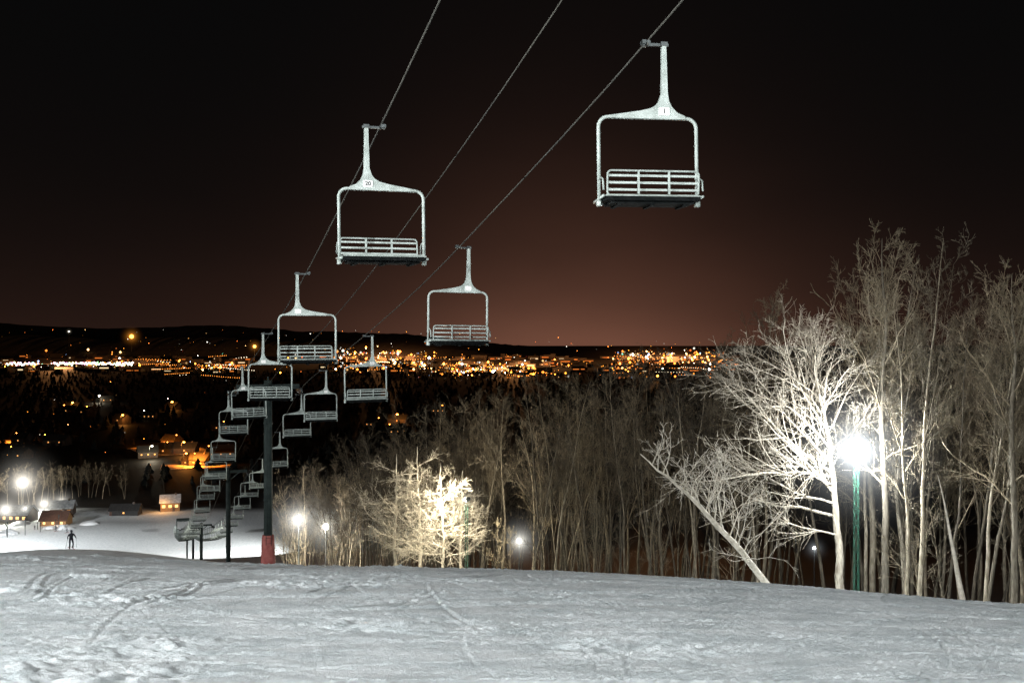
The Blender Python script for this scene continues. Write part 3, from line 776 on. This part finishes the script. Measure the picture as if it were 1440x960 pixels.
cov = np.array([v.co[:] for v in mv.vertices]); dd_ = 1 + .35 * fbm(cov[:, 0] * 2.2 + 5, cov[:, 1] * 2.2 + cov[:, 2], 3, 7)
mv.vertices.foreach_set('co', (cov * dd_[:, None]).reshape(-1)); mv.polygons.foreach_set('use_smooth', [True] * len(mv.polygons))
for k in range(14):
    xv = -208 + mr_.rand() * 42; yv = 372 + mr_.rand() * 34
    o = obj('snow_mound', mv, loc=(xv, yv, gz(xv, yv) - .3), rot=(0, 0, mr_.rand() * 6), scale=(mr_.uniform(2, 6), mr_.uniform(1.5, 3.5), mr_.uniform(.9, 2.6)))
    tag(o, 'lumpy mound of piled snow at the ski base', 'snow mound', 'snow mounds at the ski base')
# lift station
e = obj('lift_station', None, loc=(mxx(372), 372, gz(mxx(372), 372)), rot=(0, 0, YAW)); tag(e, 'bottom chairlift station with bullwheel on dark posts', 'lift station')
mb = MB()
for sx_ in (-2.2, 2.2):
    for sy_ in (-2, 3): mb.tube([(sx_, sy_, -.5), (sx_, sy_, 6.4)], .14, 8)
mb.box((0, .5, 6.5), (4.6, 5.4, .2)); obj('support_frame', mb.mesh('support_frame', [M_tower]), e)
mb = MB(); mb.tube([(1.77 * math.cos(a * .2618), 1.77 * math.sin(a * .2618), 6.2) for a in range(24)], .09, 6, closed=True)
for a in range(6): mb.tube([(0, 0, 6.2), (1.77 * math.cos(a * 1.047), 1.77 * math.sin(a * 1.047), 6.2)], .05, 5)
obj('bullwheel', mb.mesh('bullwheel', [M_steel]), e)

mb = MB(); mb.tube([(0, 0, -.2), (0, 0, 4.2)], .13, 6); mb.box((0, 0, 4.3), (.5, .1, .6)); mp_me = mb.mesh('marker_pole', [M_tower])
for k in range(14):
    xv = -206 + k * 2.3 + rng.uniform(-1, 1); yv = 378 + rng.uniform(-14, 12)
    o = obj('marker_pole', mp_me, loc=(xv, yv, gz(xv, yv)), scale=(1, 1, rng.uniform(.6, 1.6))); tag(o, 'thin dark marker pole standing in the snow', 'pole', 'marker poles at the ski base')

# ------------------------------------------------------------------ valley houses and lamps
vr = random.Random(21)
M_sod = mat_emit('sodium_glow', (1., .30, .045), 20, False)
M_sodw = mat_emit('white_glow', (1., .85, .6), 14, False)
spots = [(100, 571, 0), (88, 575, 0), (120, 577, 0), (138, 560, 1), (245, 622, 0), (232, 634, 0), (255, 634, 0), (270, 652, 0), (290, 640, 0), (258, 652, 0), (60, 622, 0), (20, 620, 0), (170, 590, 0), (200, 584, 1), (312, 600, 0), (240, 570, 0), (530, 596, 0), (545, 606, 0), (556, 590, 0), (620, 575, 0), (12, 640, 0), (210, 640, 1)]
for i, (px, py, kind) in enumerate(spots):
    yv = 74.5 * 1400 / (py + 6 - 480); xv = (px - 720) / 1400 * yv
    house(xv + vr.uniform(-6, 6), yv + 12, vr.uniform(10, 18), 9, vr.uniform(3.5, 5), vr.uniform(-.6, .6), M_wallp, M_roofd, M_win, vr.choice((1, 2, 3)), 'dark valley house with a few warm lit windows', 'house', 'houses scattered in the dark valley', ww=.9)
    e = obj('street_lamp', None, loc=(xv, yv, gz(xv, yv))); tag(e, 'street lamp glowing %s among dark houses' % ('white' if kind else 'orange'), 'street lamp', 'street lamps of the valley road')
    mb = MB(); mb.tube([(0, 0, 0), (0, 0, 8), (.6, 0, 8.6), (1.6, 0, 8.7)], .1, 6); obj('pole', mb.mesh('pole', [M_steel]), e)
    sz = (yv * .0006 + .05) * (.7 if i % 3 else 1.3)
    o = obj('lamp_head', icomesh('lamp_head', 2, M_sodw if kind else M_sod), e, loc=(1.6, 0, 8.5), scale=(sz * 1.3, sz, sz * .8))
    if i % 3 == 0:
        lamp('street_light', (xv + 1.6, yv - .5, gz(xv, yv) + 7.2), vr.uniform(4000, 8000), (1, .36, .07) if not kind else (1, .85, .6), .4)
M_yard = mat_noise('packed_snow_yard', (.03, .025, .02), (.7, .62, .55), .8, 0, .10)
for (px, py, w_, d_, pw_) in ((243, 634, 44, 50, 110000), (276, 656, 40, 24, 90000), (18, 622, 26, 30, 26000), (218, 629, 26, 26, 60000), (104, 574, 34, 50, 40000)):
    yv = 74.5 * 1400 / (py - 480); xv = (px - 720) / 1400 * yv
    mb2 = MB(); mb2.box((0, 0, 0), (w_, d_, .3))
    o = obj('road', mb2.mesh('road', [M_yard]), loc=(xv, yv, gz(xv, yv) + .15 + .01 * (px % 7)), rot=(0, 0, vr.uniform(-.6, .6))); o['kind'] = 'structure'
    o['label'] = 'packed snow yard lit orange between houses'; o['category'] = 'road'
    lamp('yard_light', (xv, yv - 4, gz(xv, yv) + 9), pw_, (1, .26, .025), 1., 'SPOT', (xv, yv, gz(xv, yv)), 155, .8)

# ------------------------------------------------------------------ distant city
cr = random.Random(77)
LV = []; LF = []; LC = []
def light_pt(x, y_, z, r, c):
    o = len(LV)
    LV.extend([(x - r, y_, z), (x + r, y_, z), (x, y_ - r, z), (x, y_ + r, z), (x, y_, z - r), (x, y_, z + r)])
    LF.extend([(o + a, o + b_, o + c_) for a, b_, c_ in ((0, 2, 5), (2, 1, 5), (1, 3, 5), (3, 0, 5), (2, 0, 4), (1, 2, 4), (3, 1, 4), (0, 3, 4))])
    LC.extend([c] * 6)
def colr(wf=1.):
    t = cr.random(); k = 10 ** cr.uniform(-.9, .9)
    if t < .68 / wf: c = (1., .26 + cr.uniform(-.08, .12), .035)
    elif t < .8: c = (1., .55, .20)
    elif t < .95: c = (1., .93, .80)
    elif t < .97: c = (.35, .55, 1.)
    elif t < .985: c = (1., .06, .05)
    else: c = (.2, 1., .6)
    return tuple(v * k for v in c)
def city_pt(px, py, size, col):
    yv = 74.5 * 1400 / max(20, py - 480 + 8); yv = min(yv, 4250)
    z = max(-(py - 480) / 1400 * yv, gz(0, yv) + 4)
    light_pt((px - 720) / 1400 * yv, yv, z, yv / 1400 * size, col)
clusters = [
    (0, 190, 507, 516, 110, 1.5), (190, 350, 509, 519, 80, 1), (255, 345, 512, 519, 90, 1), (465, 600, 494, 520, 420, 1.3), (470, 560, 490, 500, 150, 1.4),
    (560, 700, 502, 526, 340, 1.1), (640, 800, 510, 529, 340, 1), (640, 760, 514, 524, 170, 1), (860, 1030, 494, 526, 440, 1.1), (870, 1000, 494, 506, 260, 1.5), (0, 1000, 488, 518, 130, 1), (400, 560, 502, 519, 70, 1), (30, 340, 535, 640, 26, 1), (800, 900, 502, 525, 60, 1)]
for (a, b_, c_, d_, n, wf) in clusters:
    for k in range(n):
        px = cr.uniform(a, b_); py = cr.gauss((c_ + d_) / 2, (d_ - c_) / 3.2)
        if c_ < 530 and (py > 532 or float(vn(px / 16., py / 3.5, 17)) < .42): continue
        city_pt(px, py, cr.choice((.25, .28, .3, .35, .4, .4, .5, .8, 1.2, 1.8)) if py < 532 else cr.choice((.35, .5)), colr(wf))
for k in range(30):   # street-light rows
    px0 = cr.choice((cr.uniform(470, 780), cr.uniform(860, 1000), cr.uniform(190, 340))); py0 = cr.uniform(500, 528); ln = cr.uniform(15, 60); sl = cr.uniform(-.09, .09); st = cr.uniform(2.2, 4.5); c = (1., .30, .04) if cr.random() < .75 else (1., .85, .6)
    for q in range(int(ln / st)):
        kk = cr.uniform(.8, 2.5); city_pt(px0 + q * st, min(531, py0 + q * st * sl), .48, tuple(v * kk for v in c))
for k in range(120):
    px = 8 + k * 1.5; yv = 2700
    if 60 < px < 72: continue
    light_pt((px - 720) / 1400 * yv, yv, -(511.5 + cr.uniform(-2, 2) - 480) / 1400 * yv, 2.3 * cr.uniform(.5, 1.4), tuple(v * cr.uniform(1.2, 5) for v in (1., .86, .66)))
for k in range(75):
    px = cr.uniform(0, 1000); py = cr.uniform(463, 486) + max(0, (px - 550) / 400) * 18
    if py > 500: continue
    yv = 4150; light_pt((px - 720) / 1400 * yv, yv, -(py - 480) / 1400 * yv, 1.4 * cr.uniform(.6, 1.2), tuple(v * .5 for v in colr()))
me = bpy.data.meshes.new('city_lights'); me.from_pydata(LV, [], LF)
ca = me.color_attributes.new('glow', 'FLOAT_COLOR', 'POINT')
ca.data.foreach_set('color', [v for c in LC for v in (*c, 1.)])
m, nt, b = newmat('city_glow'); an = nt.nodes.new('ShaderNodeAttribute'); an.attribute_name = 'glow'
nt.links.new(an.outputs['Color'], b.inputs['Emission Color']); b.inputs['Emission Strength'].default_value = 2.6; b.inputs['Base Color'].default_value = (0, 0, 0, 1)
m.cycles.emission_sampling = 'NONE'; me.materials.append(m)
o = obj('city_lights', me); tag(o, 'thousands of orange and white town lights across the valley', 'city lights', kind='stuff')
mb = MB()
for k in range(380):
    a, b_ = cr.choice(((0, 350), (455, 830), (455, 830), (850, 1035), (850, 1035)))
    px = cr.uniform(a, b_); yv = cr.uniform(2300, 4100); xv = (px - 720) / 1400 * yv; w = cr.uniform(10, 45); h = cr.uniform(6, 16); dd = cr.uniform(15, 30)
    mb.box((xv, yv, gz(xv, yv) + h / 2), (w, dd, h), 0)
    if cr.random() < .4: mb.box((xv, yv - dd / 2 - .5, gz(xv, yv) + h * .45), (w * cr.uniform(.3, .9), .6, h * cr.uniform(.1, .28)), cr.choice((1, 1, 1, 2)))  # emissive strips paint the town's orange glow onto the fronts
o = obj('distant_city', mb.mesh('distant_city', [M_wallp, mat_emit('painted_glow_orange', (1, .26, .04), .8, False), mat_emit('painted_glow_white', (1, .75, .42), 1.1, False)]))
tag(o, 'low distant town buildings with painted glowing fronts', 'city', kind='stuff')
for (px, yv, pw) in ((80, 2900, 4e6), (540, 3500, 8e6), (720, 2900, 4e6), (930, 3500, 8e6)):
    lamp('city_glow_light', ((px - 720) / 1400 * yv, yv, -30), pw, (1, .42, .14), 30)
for (px, py, yv, sx_, sz_, k_) in ((550, 500, 3500, 420, 75, .0016), (930, 503, 3400, 400, 75, .0020), (720, 514, 2700, 260, 38, .0015), (90, 511, 2750, 260, 30, .0012)):
    o = obj('glow_volume', icomesh('glow_volume', 3, halo_mat('town_glow_emission', (1, .36, .12), k_, 1.2)), loc=((px - 720) / 1400 * yv, yv, -(py - 480) / 1400 * yv), scale=(sx_, 150, sz_))  # self-glowing ellipsoids added to imitate light hanging over the town
    o['kind'] = 'structure'; o['label'] = 'faint orange painted glow over the town'; o['category'] = 'glow_volume'
for (px, py, yv, r_, c_) in ((185, 473, 4000, 9, (1, .34, .04)), (358, 487, 3600, 6, (1, .34, .05)), (97, 466, 4150, 3, (1, .9, .7))):
    e = obj('street_lamp', None, loc=((px - 720) / 1400 * yv, yv, -(py - 480) / 1400 * yv)); tag(e, 'very bright orange lamp on the far hillside', 'lamp')
    mb = MB(); mb.tube([(0, 0, -60), (0, 0, 0)], .6, 6); obj('pole', mb.mesh('pole', [M_steel]), e)
    obj('lamp_head', icomesh('lamp_head', 2, mat_emit('hill_lamp_glow', c_, 10, False)), e, scale=(r_ * .9,) * 3)
    obj('painted_glow', icomesh('glow_volume', 3, halo_mat('hill_halo_emission', c_, .09)), e, scale=(r_ * 6,) * 3)  # added glowing sphere imitating the halo of the hill lamp

# ------------------------------------------------------------------ people
def person(x, yv, rz, label, pose=0):
    e = obj('person', None, loc=(x, yv, gz(x, yv) + .06), rot=(0, 0, rz)); tag(e, label, 'person')
    V = [(0, 0, .92), (0, -.06, 1.15), (0, -.12, 1.38), (0, -.15, 1.50), (0, -.17, 1.62), (0, -.18, 1.72),
         (.11, 0, .88), (.15, -.22, .5), (.15, -.02, .08), (.15, -.18, .03),
         (-.11, 0, .88), (-.15, -.22, .5), (-.15, -.02, .08), (-.15, -.18, .03),
         (.21, -.12, 1.40), (.36, -.2, 1.15), (.38, -.44, 1.02), (-.21, -.12, 1.40), (-.36, -.2, 1.15), (-.38, -.44, 1.02)]
    E = [(0, 1), (1, 2), (2, 3), (3, 4), (4, 5), (0, 6), (6, 7), (7, 8), (8, 9), (0, 10), (10, 11), (11, 12), (12, 13), (2, 14), (14, 15), (15, 16), (2, 17), (17, 18), (18, 19)]
    R = [.15, .15, .17, .07, .10, .10, .11, .08, .07, .06, .11, .08, .07, .06, .08, .06, .045, .08, .06, .045]
    me = bpy.data.meshes.new('body'); me.from_pydata(V, E, []); me.materials.append(M_cloth)
    o = obj('body', me, e); sk = o.modifiers.new('Skin', 'SKIN')
    for i, r_ in enumerate(R): me.skin_vertices[0].data[i].radius = (r_, r_)
    me.skin_vertices[0].data[0].use_root = True
    sb = o.modifiers.new('Sub', 'SUBSURF'); sb.levels = 1; sb.render_levels = 2
    o = obj('helmet', icomesh('helmet', 2, M_cloth), e, loc=(0, -.17, 1.72), scale=(.12, .14, .11))
    for s_ in (-.15, .15):
        mb = MB(); mb.tube([(s_, .75, .01), (s_, -.85, .01), (s_, -1.0, .1)], .035, 5); obj('ski', mb.mesh('ski', [M_ski]), e)
    for s_ in (-.39, .39):
        mb = MB(); mb.tube([(s_, -.46, 1.08), (s_ * 1.3, .1, .0)], .012, 5); obj('ski_pole', mb.mesh('ski_pole', [M_steel]), e)
person(-43.4, 98, .6, 'skier in dark clothing and helmet descending the slope')
for (x, y_) in ((-196, 378), (-192, 381), (-176, 384), (-203, 370), (-186, 388), (-170, 380), (-199, 386)): person(x, y_, random.uniform(0, 6), 'skier in dark clothing standing at the ski base')
